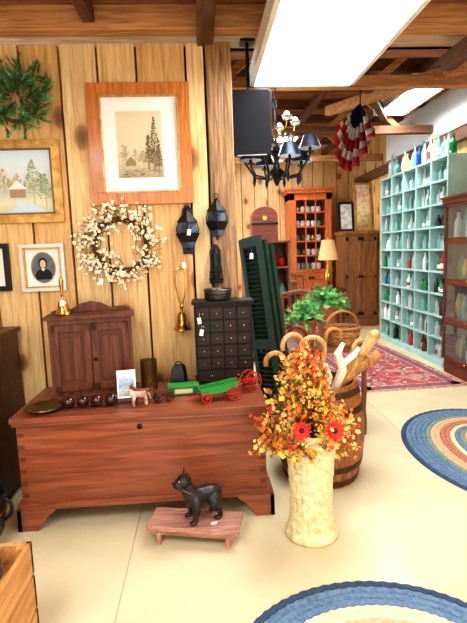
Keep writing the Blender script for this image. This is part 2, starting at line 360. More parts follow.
for i in range(200):
    a=rnd(0,2*pi); r=rnd(.02,.18); p=C0+Vector((r*math.cos(a),rnd(-.07,0.01),r*math.sin(a))); th=a+rnd(-1.,1.); d=Vector((math.cos(th),rnd(-.7,.1),math.sin(th))).normalized(); ln=rnd(.05,.085)
    o.tube([p,p+d*ln],[.003,.001],tw,4); m=random.choice(gn)
    for j in range(34):
        q=p+d*ln*rnd(.05,1); s_=Vector((rnd(-1,1),rnd(-1,1),rnd(-1,1))); s_=(s_-d*s_.dot(d)).normalized(); e=q+(s_*.8+d*.8)*rnd(.018,.034); w_=d.cross(s_)*.0024
        if e.y>2.995: e.y=2.995
        o.tri(q-w_,q+w_,e,m)
o.done()
# ------------------------------------------------------------------ wall lanterns
def lantern(x,z,s=1,tg=True):
    o=O('wall_lantern'); o.base=T((x,2.955,z),(0,0,0),s)
    gl=mat('lantern_glass',(120,140,158),.1,.3,(50,60,74),8)
    o.prism([(-.035,-.15),(.035,-.15),(.05,.0),(.03,.13),(0,.155),(-.03,.13),(-.05,0)],.033,.043,tin)
    o.lathe([(0,-.115),(.03,-.115),(.072,-.03),(.072,-.022),(0,-.022)],(0,-.01,0),tin,4)
    for a in range(4):
        q=rad(a*90); o.tube([(.028*math.cos(q),.028*math.sin(q)-.01,-.11),(.07*math.cos(q),.07*math.sin(q)-.01,0.0),(.05*math.cos(q),.05*math.sin(q)-.01,.055)],.004,black,5)
    o.lathe([(.031,-.112),(.068,-.03)],(0,-.012,0),gl,4)
    o.lathe([(.062,-.02),(.062,0),(.048,.05),(0,.05)],(0,-.01,0),gl,4)
    o.lathe([(.066,.045),(.055,.06),(.02,.1),(.012,.115),(.018,.12),(0,.13)],(0,-.01,0),black,4)
    o.ring((0,-.01,.142),.014,.003,black,16,6,(90,0,0))
    o.lathe([(0,-.14),(.01,-.135),(.006,-.12),(.02,-.115),(0,-.112)],(0,-.01,0),black,8)
    if tg: o.tag(.01,-.09,-.02,10)
    return o.done()
lantern(-.085,1.537); lantern(.097,1.60,.95,False)
o=O('hanging_brass_bell'); o.base=T((-.145,2.94,0))
o.tube(arc((0,0,1.27),.032,0,180,10)+[(-.032,0,1.2),(-.02,0,1.12),(-.006,0,1.08),(0,0,1.02)],.005,brass,7)
o.tube([(.032,0,1.27),(.032,0,1.2),(.02,0,1.12),(.006,0,1.08),(0,0,1.02)],.005,brass,7)
o.tube([(0,0,1.30),(0,.06,1.31)],.005,brass,6); o.sph((0,0,1.3),.01,brass); o.sph((0,0,1.065),.014,brass)
o.lathe([(.006,1.03),(.02,1.025),(.03,1.005),(.034,.97),(.042,.94),(.054,.925),(.056,.918),(.048,.92),(.03,.96),(0,.98)],(0,0,0),brass,24)
o.tube([(0,0,.97),(0,0,.905)],.004,brass,6); o.sph((0,0,.903),.01,brass); o.tag(.03,-.04,1.32,-6)
o.done()
o=O('candle_sconce'); o.base=T((.08,2.937,0))
o.prism([(-.035,1.2),(.035,1.2),(.035,1.40),(.02,1.435),(0,1.445),(-.02,1.435),(-.035,1.40)],.04,.048,tin)
o.lathe([(0,1.2),(.042,1.2),(.046,1.23),(.04,1.23),(0,1.215)],(0,0,0),tin,20); o.cyl((0,0,1.21),.018,.05,tin,14); o.cyl((0,0,1.24),.012,.1,mat('candle_dark',(70,64,60),.5),12)
o.lathe([(.03,1.3),(.034,1.34),(.026,1.39),(.014,1.41),(.012,1.42)],(0,0,0),tin,16)
for z in (1.27,1.3): o.ring((0,0,z),.034,.003,tin,18,5)
for a in range(4): o.tube([(.042*math.cos(a*pi/2),.042*math.sin(a*pi/2),1.22),(.032*math.cos(a*pi/2),.032*math.sin(a*pi/2),1.31)],.003,tin,5)
o.done()
# ------------------------------------------------------------------ wall cupboard on the chest
o=O('small_wall_cupboard'); o.base=T((-.655,2.72,.604),(0,0,9))
W,D,H=.225,.085,.45
o.bb(-W,W,-D,D,.0,H,cupM); o.bb(-W-.012,W+.012,-D-.015,D,-.0,.02,cupM); o.bb(-W-.018,W+.018,-D-.022,D,H,H+.018,cupM)
o.prism([(-W,H+.018),(W,H+.018),(W,H+.03),(W*.8,H+.045),(W*.5,H+.04),(W*.25,H+.07),(0,H+.082),(-W*.25,H+.07),(-W*.5,H+.04),(-W*.8,H+.045),(-W,H+.03)],D-.02,D-.005,cupM)
cd=mat('cupboard_panel',(92,50,32),.45,spec=.25)
for s in (-1,1):
    x0,x1=(.004,W-.02) if s>0 else (-W+.02,-.004)
    for a,b_,c_,e in ((x0,x0+.035,.045,H-.03),(x1-.035,x1,.045,H-.03),(x0,x1,.045,.085),(x0,x1,H-.07,H-.03)): o.bb(a,b_,-D-.014,-D,c_,e,cupM)
    o.bb(x0+.033,x1-.033,-D-.004,-D,.083,H-.068,cd); o.box(((x0+x1)/2,-D-.006,.23),(x1-x0-.1,.008,.24),cupM)
o.lathe([(0,0),(.008,0),(.011,.008),(0,.016)],(.02,-D-.014,.22),black,10,(90,0,0))
o.done(.003)
def handbell(x,y,z,s,m,name):
    o=O(name); o.base=T((x,y,z),(0,0,0),s)
    o.lathe([(0,.0),(.044,0),(.046,.004),(.036,.025),(.028,.06),(.02,.08),(.008,.088),(.006,.1),(.012,.108),(.006,.116),(.01,.15),(.013,.19),(.008,.205),(0,.21)],(0,0,0),m,22)
    o.tag(.01,-.05,.07,5)
    return o.done()
handbell(-.80,2.70,1.073,1.0,brass,'brass_hand_bell')
o=O('spice_drawer_cabinet'); o.base=T((.105,2.815,.604))
W,D,H=.17,.095,.49
o.bb(-W,W,-D,D,.02,H,spiceM); o.bb(-W-.01,W+.01,-D-.01,D,0,.025,spiceM); o.bb(-W-.012,W+.012,-D-.014,D,H,H+.016,spiceM)
dr=wood('drawer_front',(56,42,34),(32,24,20),'x',6,.45,spec=.25)
for r_ in range(6):
    n=4 if r_<5 else 2
    for c_ in range(n):
        cw=2*(W-.012)/n; x=-W+.012+cw*(c_+.5); z=H-.035-r_*.074-.02
        o.box((x,-D-.003,z),(cw-.008,.012,.064),dr); o.sph((x,-D-.015,z),.0065,brass,8,6)
o.tag(-.13,-D-.03,.33,10); o.tag(-.14,-D-.03,.40,-8)
o.done(.002)
o=O('pewter_crock'); o.base=T((.08,2.80,1.112))
o.lathe([(0,0),(.07,0),(.078,.01),(.082,.05),(.086,.062),(.08,.066),(.074,.05),(.07,.012),(0,.012)],(0,0,0),mat('pewter',(110,106,100),.35,.8,(74,70,66),14),28)
o.ring((0,0,.035),.081,.003,tin,28,6); o.done()
o=O('brass_tumbler'); o.lathe([(0,0),(.045,0),(.048,.004),(.05,.17),(.053,.175),(.048,.175),(.045,.01),(0,.01)],(-.345,2.74,.604),mat('aged_brass',(170,142,82),.35,.9,(120,96,52),12),24)
o.done()
o=O('cow_bell'); o.base=T((-.17,2.72,.604))
o.lathe([(.06,0),(.066,0),(.06,.06),(.05,.12),(.04,.138),(0,.142)],(0,0,0),black,4,(0,0,45),(1.15,.8,1)); o.tube(arc((0,0,.14),.02,0,180,8),.004,black,6); o.done(.003)
o=O('postcard_on_easel'); o.base=T((-.44,2.5,.607),(-12,0,8))
pc=ramp_z('postcard_print',[(0,(110,120,130)),(.4,(190,196,200)),(.6,(140,160,180)),(1,(220,226,232))],30,.3,.17)
o.bb(-.05,.05,0,.003,.02,.17,white); o.bb(-.043,.043,-.001,0,.03,.16,pc); o.bb(-.05,.05,-.012,.012,0.0,.02,darkw); o.box((0,.03,.06),(.01,.004,.13),darkw,(28,0,0)); o.done()
o=O('sleigh_bell_strap'); lb=mat('bell_brown',(84,44,34),.2,.4,(50,24,20),20,coat=.5)
for i in range(4):
    x=-.735+i*.072; o.sph((x,2.44+.006*i,.604+.034),.033,lb,18,12); o.ring((x,2.44+.006*i,.638),.033,.0025,tin,24,5)
o.bb(-.78,-.48,2.43,2.46,.603,.608,mat('strap_leather',(70,40,26),.6)); o.done()
o=O('brass_dish'); o.lathe([(0,0),(.05,0),(.085,.012),(.098,.02),(.096,.024),(.08,.018),(.05,.006),(0,.006)],(-.86,2.44,.604),mat('old_brass',(120,100,50),.3,1,(70,60,34),10),28); o.done()
red=mat('toy_red',(176,34,26),.4); grn=mat('toy_green',(46,140,56),.4); hide=mat('horse_cream',(226,214,194),.6,0,(150,104,70),14)
def wheel(o,c,r,m,rot=(90,0,0),sp=8,th=.003):
    M=T(c,rot); o.tube([(r*math.cos(2*pi*i/24),r*math.sin(2*pi*i/24),0) for i in range(24)],th,m,6,True,M)
    for i in range(sp):
        a=2*pi*i/sp; o.tube([(0,0,0),(r*math.cos(a),r*math.sin(a),0)],th*.6,m,4,False,M)
    o.lathe([(0,-.006),(.007,-.006),(.007,.006),(0,.006)],c,m,10,rot)
o=O('toy_manure_spreader'); o.base=T((.06,2.47,.604),(0,0,12),1.15)
bx=[(-.085,.03),(.075,.05),(.095,.088),(-.10,.064)]
for yy in (-.033,.03): o.prism(bx,yy,yy+.004,grn)
o.box((0,0,.042),(.165,.064,.004),grn,(0,-7,0)); o.box((-.092,0,.047),(.004,.064,.036),grn,(0,-20,0))
for yy in (-.045,.045): wheel(o,(-.07,yy,.024),.022,red); wheel(o,(.06,yy,.034),.032,red)
o.tube([(-.07,-.045,.024),(-.07,.045,.024)],.003,tin,6); o.tube([(.06,-.045,.034),(.06,.045,.034)],.003,tin,6)
o.tube([(-.07,0,.024),(-.13,0,.02),(-.16,0,.006)],.004,red,6); o.tube([(.08,-.03,.075),(.1,-.03,.1)],.003,red,5)
for i in range(6): o.tube([(.085,-.03,.07),(.085+.02*math.cos(i),-.03,.07+.02*math.sin(i))],.002,red,4)
o.ring((.09,0,.07),.018,.003,red,16,5,(90,0,0)); o.done()
o=O('toy_red_cart'); o.base=T((.245,2.61,.604),(0,0,25))
for yy in (-.03,.03): wheel(o,(0,yy,.056),.053,red,sp=10)
o.tube([(0,-.03,.056),(0,.03,.056)],.003,tin,6); o.bb(-.05,.05,-.02,.02,.058,.064,red); o.tube([(-.05,0,.055),(-.10,0,.006)],.003,red,5); o.done()
o=O('green_tin_box'); o.base=T((-.14,2.60,.604),(0,0,4))
o.bb(-.085,.085,-.035,.035,0,.05,mat('tin_green_dark',(40,96,56),.4)); o.bb(-.088,.088,-.038,.038,.044,.058,grn); o.bb(-.05,.05,-.0385,-.035,.012,.038,mat('label_tan',(206,186,130),.6)); o.done(.002)
def horse_parts():
    P=[chain([(.04,0,.062),(.03,0,.064),(0,0,.064),(-.028,0,.066),(-.042,0,.084),(-.052,0,.100)],[.017,.019,.017,.020,.013,.011]),chain([(-.048,0,.102),(-.058,0,.098),(-.072,0,.086)],[.012,.011,.008])]
    for sx in (-.028,.032):
        for sy in (-.010,.010): P.append(chain([(sx,sy*.8,.062),(sx,sy,.045),(sx-.004 if sx<0 else sx+.007,sy,.024),(sx,sy,.003)],[.012,.010,.0065,.0065]))
    P.append(chain([(.046,0,.068),(.056,0,.058),(.060,0,.028)],[.006,.006,.004]))
    for s in (-1,1): P.append(chain([(-.050,s*.005,.106),(-.050,s*.006,.116)],[.005,.003]))
    return P
hv,hf=fuse(horse_parts(),.0018,3)
o=O('toy_horse_wagon'); o.add(hv,hf,hide,T((-.365,2.42,.604),(0,0,20)))
o.add(hv,hf,mat('horse_brown',(110,66,40),.6),T((-.355,2.47,.604),(0,0,20)))
o.base=T((-.245,2.49,.604),(0,0,18)); o.bb(-.045,.045,-.02,.02,.03,.05,darkw)
for x in (-.03,.03):
    for yy in (-.026,.026): wheel(o,(x,yy,.02),.019,darkw)
o.tube([(-.05,0,.03),(-.1,0,.05)],.002,darkw,4)
o.base=Matrix(); o.done(ang=60)
# ------------------------------------------------------------------ footstool + dog
o=O('wooden_footstool'); o.base=T((-.09,2.165,0),(0,0,-13)); pk=wood('stool_pink',(196,148,128),(140,94,78),'x',5,.6)
o.bb(-.225,.225,-.085,.085,.078,.103,pk)
for x in (-.17,.17):
    o.prism([(-.072,0),(-.035,0),(-.018,.035),(.018,.035),(.035,0),(.072,0),(.062,.078),(-.062,.078)],-.011,.011,pk,T((x,0,0),(0,0,90)))
o.bb(-.2,.2,-.062,-.05,.045,.078,pk); o.bb(-.2,.2,.05,.062,.045,.078,pk)
o.done(.003)
def dog_parts():
    P=[]
    P.append(chain([(.105,0,.118),(.078,0,.128),(.045,0,.132),(.005,0,.126),(-.03,0,.124),(-.052,0,.142),(-.064,0,.170),(-.072,0,.205)],[(.02,.02),(.038,.038),(.041,.041),(.040,.041),(.046,.053),(.044,.046),(.036,.036),(.032,.032)]))
    P.append(ellip((-.034,0,.114),(.048,.043,.048)))
    P.append(ellip((.064,0,.118),(.044,.039,.040)))
    P.append(ellip((-.080,0,.212),(.037,.038,.033)))
    P.append(ellip((-.108,0,.200),(.026,.028,.021)))
    P.append(ellip((-.104,.014,.192),(.020,.015,.018))); P.append(ellip((-.104,-.014,.192),(.020,.015,.018)))
    for s in (-1,1):
        P.append(chain([(-.034,s*.020,.14),(-.030,s*.036,.10),(-.034,s*.040,.066),(-.042,s*.041,.036),(-.043,s*.041,.014),(-.050,s*.042,.010)],[.028,(.027,.031),(.022,.024),.016,.016,.014]))
        P.append(ellip((-.054,s*.042,.010),(.020,.015,.010)))
        P.append(ellip((.062,s*.028,.098),(.036,.022,.037),(0,20,0)))
        P.append(chain([(.064,s*.026,.11),(.058,s*.034,.080),(.056,s*.038,.062),(.088,s*.039,.044),(.084,s*.039,.016),(.078,s*.040,.011)],[.030,(.026,.030),(.022,.024),.0155,.015,.014]))
        P.append(ellip((.072,s*.040,.010),(.020,.015,.010)))
        P.append(chain([(-.070,s*.018,.225),(-.070,s*.024,.240),(-.068,s*.028,.254),(-.066,s*.031,.264)],[(.010,.018),(.008,.017),(.006,.012),(.002,.004)]))
    P.append(chain([(.095,0,.135),(.112,0,.142),(.122,0,.138)],[.014,.010,.006]))
    return P
dv_,df_=fuse(dog_parts(),.0028,4)
o=O('cast_iron_dog_figurine'); dg=mat('dog_black',(26,23,24),.36,.15,(50,42,38),22,bump=.15)
eb=mat('eye_black',(5,5,5),.1)
o.base=T((-.06,2.165,.1035),(0,0,18),1.0); o.add(dv_,df_,dg)
for s in (-1,1):
    o.sph((-.1075,s*.020,.2205),.0052,mat('eye_amber',(190,150,80),.2),10,8); o.sph((-.111,s*.0205,.2205),.0032,eb,8,6)
o.sph((-.133,0,.207),.0068,eb,8,6,(.8,1.2,.9)); o.tube([(-.128,-.020,.190),(-.135,0,.194),(-.128,.020,.190)],.0012,eb,5)
o.tube([(-.068+.040*math.cos(q)*.9,.040*math.sin(q),.166-.02*math.cos(q)) for q in [2*pi*i/24 for i in range(24)]],.0035,mat('collar_brown',(120,70,44),.5),6,True)
o.base=Matrix(); o.box((.0,2.10,.112),(.03,.002,.02),white,(25,0,10)); o.done(ang=70)
# ------------------------------------------------------------------ vase with dried flowers
VX,VY=.48,2.14
o=O('textured_vase'); cr=mat('vase_cream',(232,222,180),.45,0,(196,180,126),22,(1,1,1),mid=(224,210,160),bump=.7,dist=2,coat=.05)
prof=[(0,0),(.118,0),(.128,.01),(.126,.03),(.112,.06),(.104,.1),(.102,.2),(.106,.3),(.114,.4),(.124,.48),(.134,.53),(.138,.545),(.13,.547),(.12,.52),(.1,.4),(.09,.2),(.09,.03),(0,.02)]
P=[]
for i in range(len(prof)-1):
    for k in range(9): 
        a=k/9; P.append((prof[i][0]*(1-a)+prof[i+1][0]*a,prof[i][1]*(1-a)+prof[i+1][1]*a))
P.append(prof[-1]); seg=144; vs=[];fs=[]
for j,(r,z) in enumerate(P):
    for i in range(seg):
        a=2*pi*i/seg; rr=max(r,1e-4)
        if 14<j<105 and r>.08:
            row=z/.05; ri=math.floor(row); fr=row-ri; ca=(a*11/(2*pi)+.5*(ri%2))%1-.5
            lobe=max(0,1-(abs(ca)*2.1)**2)*math.sin(pi*min(1,fr*.95+.05))**.6
            rr+=.0065*lobe-.003-.002*(abs(ca)<.05)
        if z>.51: rr+=.005*math.sin(a*14)
        vs.append((rr*math.cos(a),rr*math.sin(a),z))
for j in range(len(P)-1):
    for i in range(seg): k=(i+1)%seg; fs.append((j*seg+i,j*seg+k,(j+1)*seg+k,(j+1)*seg+i))
o.add(vs,fs,cr,T((VX,VY,0))); o.done(ang=70)
o=O('autumn_flower_arrangement'); st=mat('stem_green',(96,104,48),.7)
fc=[mat('flower_%d'%i,c_,.6) for i,c_ in enumerate([(236,156,50),(222,104,38),(244,196,84),(204,70,36),(232,176,104),(176,106,54),(232,128,48),(242,208,116)])]
lf=[mat('leaf_%d'%i,c_,.6) for i,c_ in enumerate([(104,128,58),(156,148,72),(136,100,50)])]
def petal(o,c,d,u,l,w,m):
    s_=d.cross(u).normalized()*w; o.add([c,c+d*l*.5-s_+u*.1*l,c+d*l,c+d*l*.5+s_+u*.1*l],[(0,1,2,3)],m)
def daisy(o,c,n,r,m,cm,pn=14):
    n=n.normalized(); a=n.orthogonal().normalized(); b_=n.cross(a)
    for L_ in (0,1):
        for i in range(pn):
            q=2*pi*(i+.5*L_)/pn; d=(a*math.cos(q)+b_*math.sin(q)+n*(.12+.25*L_)).normalized(); petal(o,Vector(c)+n*.002*L_,d,n,r*(1-.25*L_),r*.2,m)
    o.sph(Vector(c)+n*.004,r*.28,cm,10,6)
for i in range(165):
    th=rnd(0,2*pi); sp=min(abs(random.gauss(0,.68)),1.0)
    R1=.25*sp; h=.955-.35*sp**1.6-rnd(0,.20)
    e=Vector((VX-.02+R1*math.cos(th)*.98,VY+R1*math.sin(th)*.7,h)); b0=Vector((VX+.05*math.cos(th),VY+.05*math.sin(th),.42))
    mdl=Vector((VX+R1*.5*math.cos(th),VY+R1*.4*math.sin(th),.42+(h-.42)*.6))
    o.tube([b0,mdl,e],[.0025,.002,.001],st,4)
    kind=rnd(0,1); m=random.choice(fc)
    for j in range(22):
        t_=rnd(.45,1.02); q=mdl.lerp(e,(t_-.45)/.55)+Vector((rnd(-.03,.03),rnd(-.03,.03),rnd(-.03,.033)))
        if kind<.78:
            n=Vector((rnd(-1,1),rnd(-1,.4),rnd(0,1))).normalized(); a=n.orthogonal().normalized(); b_=n.cross(a); r=rnd(.009,.017)
            for k in range(5):
                d=a*math.cos(k*1.257)+b_*math.sin(k*1.257)+n*.3; petal(o,q,d,n,r,r*.42,m)
        else: o.sph(q,rnd(.004,.008),m,6,4)
    for j in range(5):
        q=b0.lerp(e,rnd(.4,.95)); d=Vector((rnd(-1,1),rnd(-1,1),rnd(-.2,1))).normalized(); petal(o,q,d,Vector((0,0,1)) if abs(d.z)<.9 else Vector((1,0,0)),rnd(.03,.06),.009,random.choice(lf))
rd=mat('daisy_red',(226,42,28),.5); dk=mat('daisy_center',(60,24,20),.7)
daisy(o,(VX-.075,VY-.17,.60),Vector((-.3,-1,.3)),.046,rd,dk); daisy(o,(VX+.07,VY-.17,.59),Vector((.2,-1,.4)),.054,rd,dk)
o.done()
# ------------------------------------------------------------------ barrel with canes
BX,BY=.68,2.76
o=O('wooden_barrel'); bw=wood('barrel_stave',(172,110,62),(104,62,34),'z',4,.5); hoop=mat('hoop_iron',(96,66,46),.5,.6,(54,38,30),12)
Hh=.60
def br(z): u=(z/Hh-.5)*2; return .222+.046*(1-u*u)
zs=[Hh*i/10 for i in range(11)]
for i in range(20):
    a0,a1=2*pi*i/20+.008,2*pi*(i+1)/20-.008; vs=[]
    for z in zs:
        r=br(z)
        for a in (a0,a1): vs.append((r*math.cos(a),r*math.sin(a),z))
        for a in (a1,a0): vs.append(((r-.02)*math.cos(a),(r-.02)*math.sin(a),z))
    fs=[]
    for j in range(10):
        for k in range(4): fs.append((j*4+k,j*4+(k+1)%4,j*4+4+(k+1)%4,j*4+4+k))
    fs+= [(3,2,1,0),(40,41,42,43)]; o.add(vs,fs,bw,T((BX,BY,0)))
o.lathe([(0,.02),(.2,.02),(.2,.03),(0,.03)],(BX,BY,0),bw,30)
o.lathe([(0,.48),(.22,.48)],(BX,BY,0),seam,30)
for z in (.03,.12,.46,.56): o.lathe([(br(z-.018)+.003,z-.018),(br(z+.018)+.003,z+.018),(br(z+.018)-.004,z+.018)],(BX,BY,0),hoop,40)
o.done()
o=O('walking_canes'); cm=[wood('cane_tan',(222,182,122),(166,116,64),'z',6,.35),wood('cane_honey',(206,148,80),(144,92,42),'z',6,.35),wood('cane_dark',(110,62,34),(64,34,20),'z',6,.35)]
def cane(bx,by,tx,ty,tz,yaw,m,r=.011,hr=.055,n=9):
    b0=Vector((BX+bx,BY+by,.484)); t0=Vector((tx,ty,tz)); d=Vector((math.cos(rad(yaw)),math.sin(rad(yaw)),0)); pts=[b0,b0.lerp(t0,.5),t0]
    for i in range(1,n+1):
        a=pi*1.1*i/n; pts.append(t0+d*hr*(1-math.cos(a))+Vector((0,0,hr*math.sin(a))))
    o.tube(pts,[r]*3+[r*1.1]*(n-1)+[r*.9],m,8)
cane(-.12,-.05,.44,2.60,.76,185,cm[1],.014,.055); cane(-.1,.06,.57,2.72,.83,200,cm[0],.014,.068); cane(-.04,-.08,.68,2.62,.82,170,cm[0],.014,.068)
cane(.02,.02,.72,2.75,.86,10,cm[1],hr=.05); cane(.0,.1,.62,2.85,.86,170,cm[2]); cane(.1,.05,.88,2.72,.78,20,cm[0],.014); cane(.06,-.1,.82,2.58,.74,-20,cm[1],.013)
o.tube([(BX+.02,BY-.08,.49),(.86,2.6,.74),(.96,2.6,.88)],[.02,.024,.03],cm[0],10); o.sph((.965,2.6,.89),.034,cm[0])
o.tube([(BX+.05,BY-.0,.49),(.90,2.66,.68),(1.02,2.68,.76)],[.018,.02,.028],cm[1],10)
wt=mat('antler_cream',(238,228,208),.5)
o.tube([(BX+.04,BY-.1,.5),(.78,2.6,.7),(.74,2.57,.8),(.77,2.56,.86)],[.022,.028,.022,.012],wt,8); o.tube([(.77,2.6,.72),(.84,2.57,.79),(.86,2.56,.83)],[.02,.018,.01],wt,8); o.tube([(BX+.0,BY-.1,.5),(.69,2.58,.66),(.66,2.55,.74)],[.018,.024,.016],wt,8)
o.done()
def basket(name,c,r,h,m,m2,handle=True,yaw=0,sx=1):
    o=O(name); o.base=T(c,(0,0,yaw),(sx,1,1)); rows=int(h/.014); seg=40
    for j in range(rows):
        z=.007+j*.014; rr=r*(.78+.22*(j/rows)**.7)
        o.tube([((rr+.004*(1 if (i//2+j)%2 else -1))*math.cos(2*pi*i/seg),(rr+.004*(1 if (i//2+j)%2 else -1))*math.sin(2*pi*i/seg),z) for i in range(seg)],.0075,m if j%4 else m2,5,True)
    o.lathe([(0,.0),(r*.78,.0),(r*.78,.004),(0,.004)],(0,0,0),m2,24); o.ring((0,0,h),r+.004,.011,m2,36,7)
    if handle:
        o.tube([(r*math.cos(a),0,h+r*1.0*math.sin(a)) for a in [pi*i/16 for i in range(17)]],.009,m2,7)
        o.tube([(r*math.cos(a),.014,h+r*1.0*math.sin(a)) for a in [pi*i/16 for i in range(17)]],.009,m,7)
    return o.done()
wk=mat('wicker',(198,150,92),.6,0,(140,96,52),30); wk2=mat('wicker_dark',(150,100,54),.6)
o=O('plant_stand'); sw=wood('stand_wood',(130,80,46),(84,48,28),'z',5,.5)
o.bb(.60,1.18,3.28,3.95,.64,.67,sw)
for x in (.63,1.15):
    for y in (3.31,3.92): o.lathe([(0,0),(.018,0),(.022,.1),(.014,.2),(.022,.35),(.016,.5),(.02,.64),(0,.64)],(x,y,0),sw,12)
o.bb(.62,1.16,3.3,3.93,.2,.22,sw); o.done(.003)
basket('wicker_basket',(1.02,3.41,.672),.12,.13,wk,wk2,True,10,1.05)
# bushy pine-like greenery in pots
def bushy(name,c,n,R_,up):
    o=O(name); C0=Vector(c)+Vector((0,0,.12+up))
    o.lathe([(0,0),(.06,0),(.085,.12+up),(.092,.12+up),(.092,.14+up),(.08,.14+up),(.07,.11+up),(0,.11+up)],c,mat('terracotta',(160,90,60),.7),24)
    fg=[mat('fern_%d'%i,c_,.5) for i,c_ in enumerate([(84,168,84),(138,204,118),(58,132,70),(170,220,140)])]
    for i in range(n):
        th=rnd(0,2*pi); el=rnd(-.05,1.45); l=R_*rnd(.65,1.05); d=Vector((math.cos(th)*math.cos(el),math.sin(th)*math.cos(el),math.sin(el)))
        pts=[C0+d*l*k/5+Vector((0,0,.02-.05*(k/5)**2)) for k in range(6)]
        o.tube(pts,[.003,.0028,.0025,.002,.0016,.001],tw,4); m=random.choice(fg)
        for j in range(46):
            t_=rnd(.25,1.0)*5; k=min(4,int(t_)); q=pts[k].lerp(pts[k+1],t_-k)
            s_=Vector((rnd(-1,1),rnd(-1,1),rnd(-1,1))); s_=(s_-d*s_.dot(d)).normalized(); e=q+(s_*.8+d*.7)*rnd(.025,.045); w_=d.cross(s_)*.0028
            o.tri(q-w_,q+w_,e,m)
    return o.done()
bushy('potted_greenery',(.76,3.50,.672),95,.19,.05); bushy('potted_greenery',(1.00,3.80,.672),95,.21,.12)
# green shutters
o=O('green_louvered_shutter'); gs=mat('shutter_green',(30,56,44),.45,0,(20,40,31),12,spec=.3)
for i in range(3):
    o.base=T((.275+.045*i,3.14+.05*i,0),(0,0,0))@T((.20,0,.0),(0,-8.5,-50))
    w_,h_=.10,1.5-.03*i
    for s in (-1,1): o.box((s*(w_-.018),0,h_/2),(.036,.03,h_),gs)
    for z in (.04,h_/2,h_-.03): o.box((0,0,z),(2*w_-.06,.028,.07),gs)
    z=.1
    while z<h_-.08:
        if abs(z-h_/2)>.05: o.box((0,0,z),(2*w_-.065,.006,.034),gs,(35,0,0))
        z+=.032
o.base=Matrix(); o.tag(.31,3.0,1.36,5)
ob=o.done(.002)
# ------------------------------------------------------------------ left side bits
o=O('dark_side_cabinet'); o.bb(-1.72,-1.17,2.52,2.97,.06,.95,darkw); o.bb(-1.74,-1.15,2.50,2.97,.95,.98,darkw); o.bb(-1.7,-1.19,2.54,2.95,0,.06,darkw)
for z in (.1,.39,.68): o.bb(-1.68,-1.21,2.508,2.52,z,z+.25,cupM); o.sph((-1.3,2.5,z+.13),.014,brass); o.sph((-1.56,2.5,z+.13),.014,brass)
o.done(.004)
o=O('coal_scuttle'); o.base=T((-1.13,2.18,0),(0,0,10))
o.lathe([(0,0),(.08,0),(.085,.02),(.075,.03),(.115,.1),(.13,.2),(.135,.27),(.14,.29),(.132,.29),(.125,.25),(.1,.1),(0,.05)],(0,0,0),black,26,(0,0,0),(1,.9,1))
o.tube(arc((0,0,.28),.135,0,180,14),.008,black,7); o.tube(arc((.10,0,.2),.06,-70,80,8),.008,black,7); o.ring((0,0,.2),.131,.005,brass,30,6,(0,0,0),(1,.9,1)); o.done()
o=O('wooden_crate'); cw=wood('crate_orange',(216,158,96),(164,108,56),'y',4,.5); a,b_,c_,d=-1.14,-.65,1.14,1.6; zt=.4
for z0,z1 in ((.02,.14),(.15,.27),(.28,.40)):
    o.bb(a,b_,c_,c_+.018,z0,z1,cw); o.bb(a,b_,d-.018,d,z0,z1,cw); o.bb(a,a+.018,c_,d,z0,z1,cw); o.bb(b_-.018,b_,c_,d,z0,z1,cw)
for x in (a+.03,b_-.03):
    for y in (c_+.03,d-.03): o.bb(x-.012,x+.012,y-.012,y+.012,0,zt,cw)
o.bb(a,b_,c_,d,.02,.035,cw); o.bb(a+.02,b_-.02,c_+.02,d-.02,.33,.335,cw); o.done(.003)
o=O('glass_jar'); o.lathe([(0,0),(.035,0),(.038,.01),(.038,.06),(.03,.075),(.03,.08),(.034,.08),(.034,.095),(0,.095)],(-.755,1.5,.336),mat('smoky_glass',(110,104,96),.1,0,trans=.4),20); o.done()
o=O('silver_platter'); o.lathe([(0,0),(.08,0),(.1,.02),(.102,.024),(.08,.008),(0,.008)],(-.80,1.36,.336),MATS['pewter'],30); o.done()
# ------------------------------------------------------------------ rugs
def braid(cx,cy,a,b,cols,name='braided_oval_rug',w=.034):
    o=O(name); n=int(min(a,b)/w)
    for i in range(n):
        A,B=a-w*(i+.5),b-w*(i+.5); m=cols[i%len(cols)]
        seg=130; vs=[];fs=[]
        for k in range(seg):
            q=2*pi*k/seg; x,y=A*math.cos(q),B*math.sin(q); nx,ny=math.cos(q)/A,math.sin(q)/B; l=math.hypot(nx,ny); nx/=l;ny/=l
            h=.010; wob=.003*(1 if k%2 else -1)
            for dw,dz in ((w*.5,0.001),(w*.36+wob,h*.8),(wob,h),(-w*.36+wob,h*.8),(-w*.5,0.001)): vs.append((x+nx*dw,y+ny*dw,dz))
        for k in range(seg):
            l=(k+1)%seg
            for j in range(4): fs.append((k*5+j,l*5+j,l*5+j+1,k*5+j+1))
        o.add(vs,fs,m,T((cx,cy,0)))
    o.done()
rb=mat('rug_blue',(112,138,160),.95,0,(76,100,128),60); rt=mat('rug_tan',(216,182,146),.95,0,(188,148,112),60); rr_=mat('rug_brick',(190,128,98),.95,0,(156,96,72),60); rc=mat('rug_cream',(226,210,176),.95,0,(208,184,146),60); rn=mat('rug_navy',(60,80,108),.95,0,(44,58,80),60); rg=mat('rug_sage',(130,152,136),.95,0,(104,124,110),60)
braid(2.0,2.87,.66,.85,[rn,rb,rb,rb,rb,rg,rt,rt,rr_,rr_,rc,rb,rg,rt,rr_,rc,rt,rb,rr_])
braid(.555,1.35,.53,.43,[rn,rb,rb,rb,rc,rc,rt,rt,rr_,rr_,rb,rt])
o=O('persian_rug')
pm=bpy.data.materials.new('persian_pattern'); pm.use_nodes=True; nt=pm.node_tree; N=nt.nodes; L=nt.links; b=N['Principled BSDF']; b.inputs['Roughness'].default_value=.95
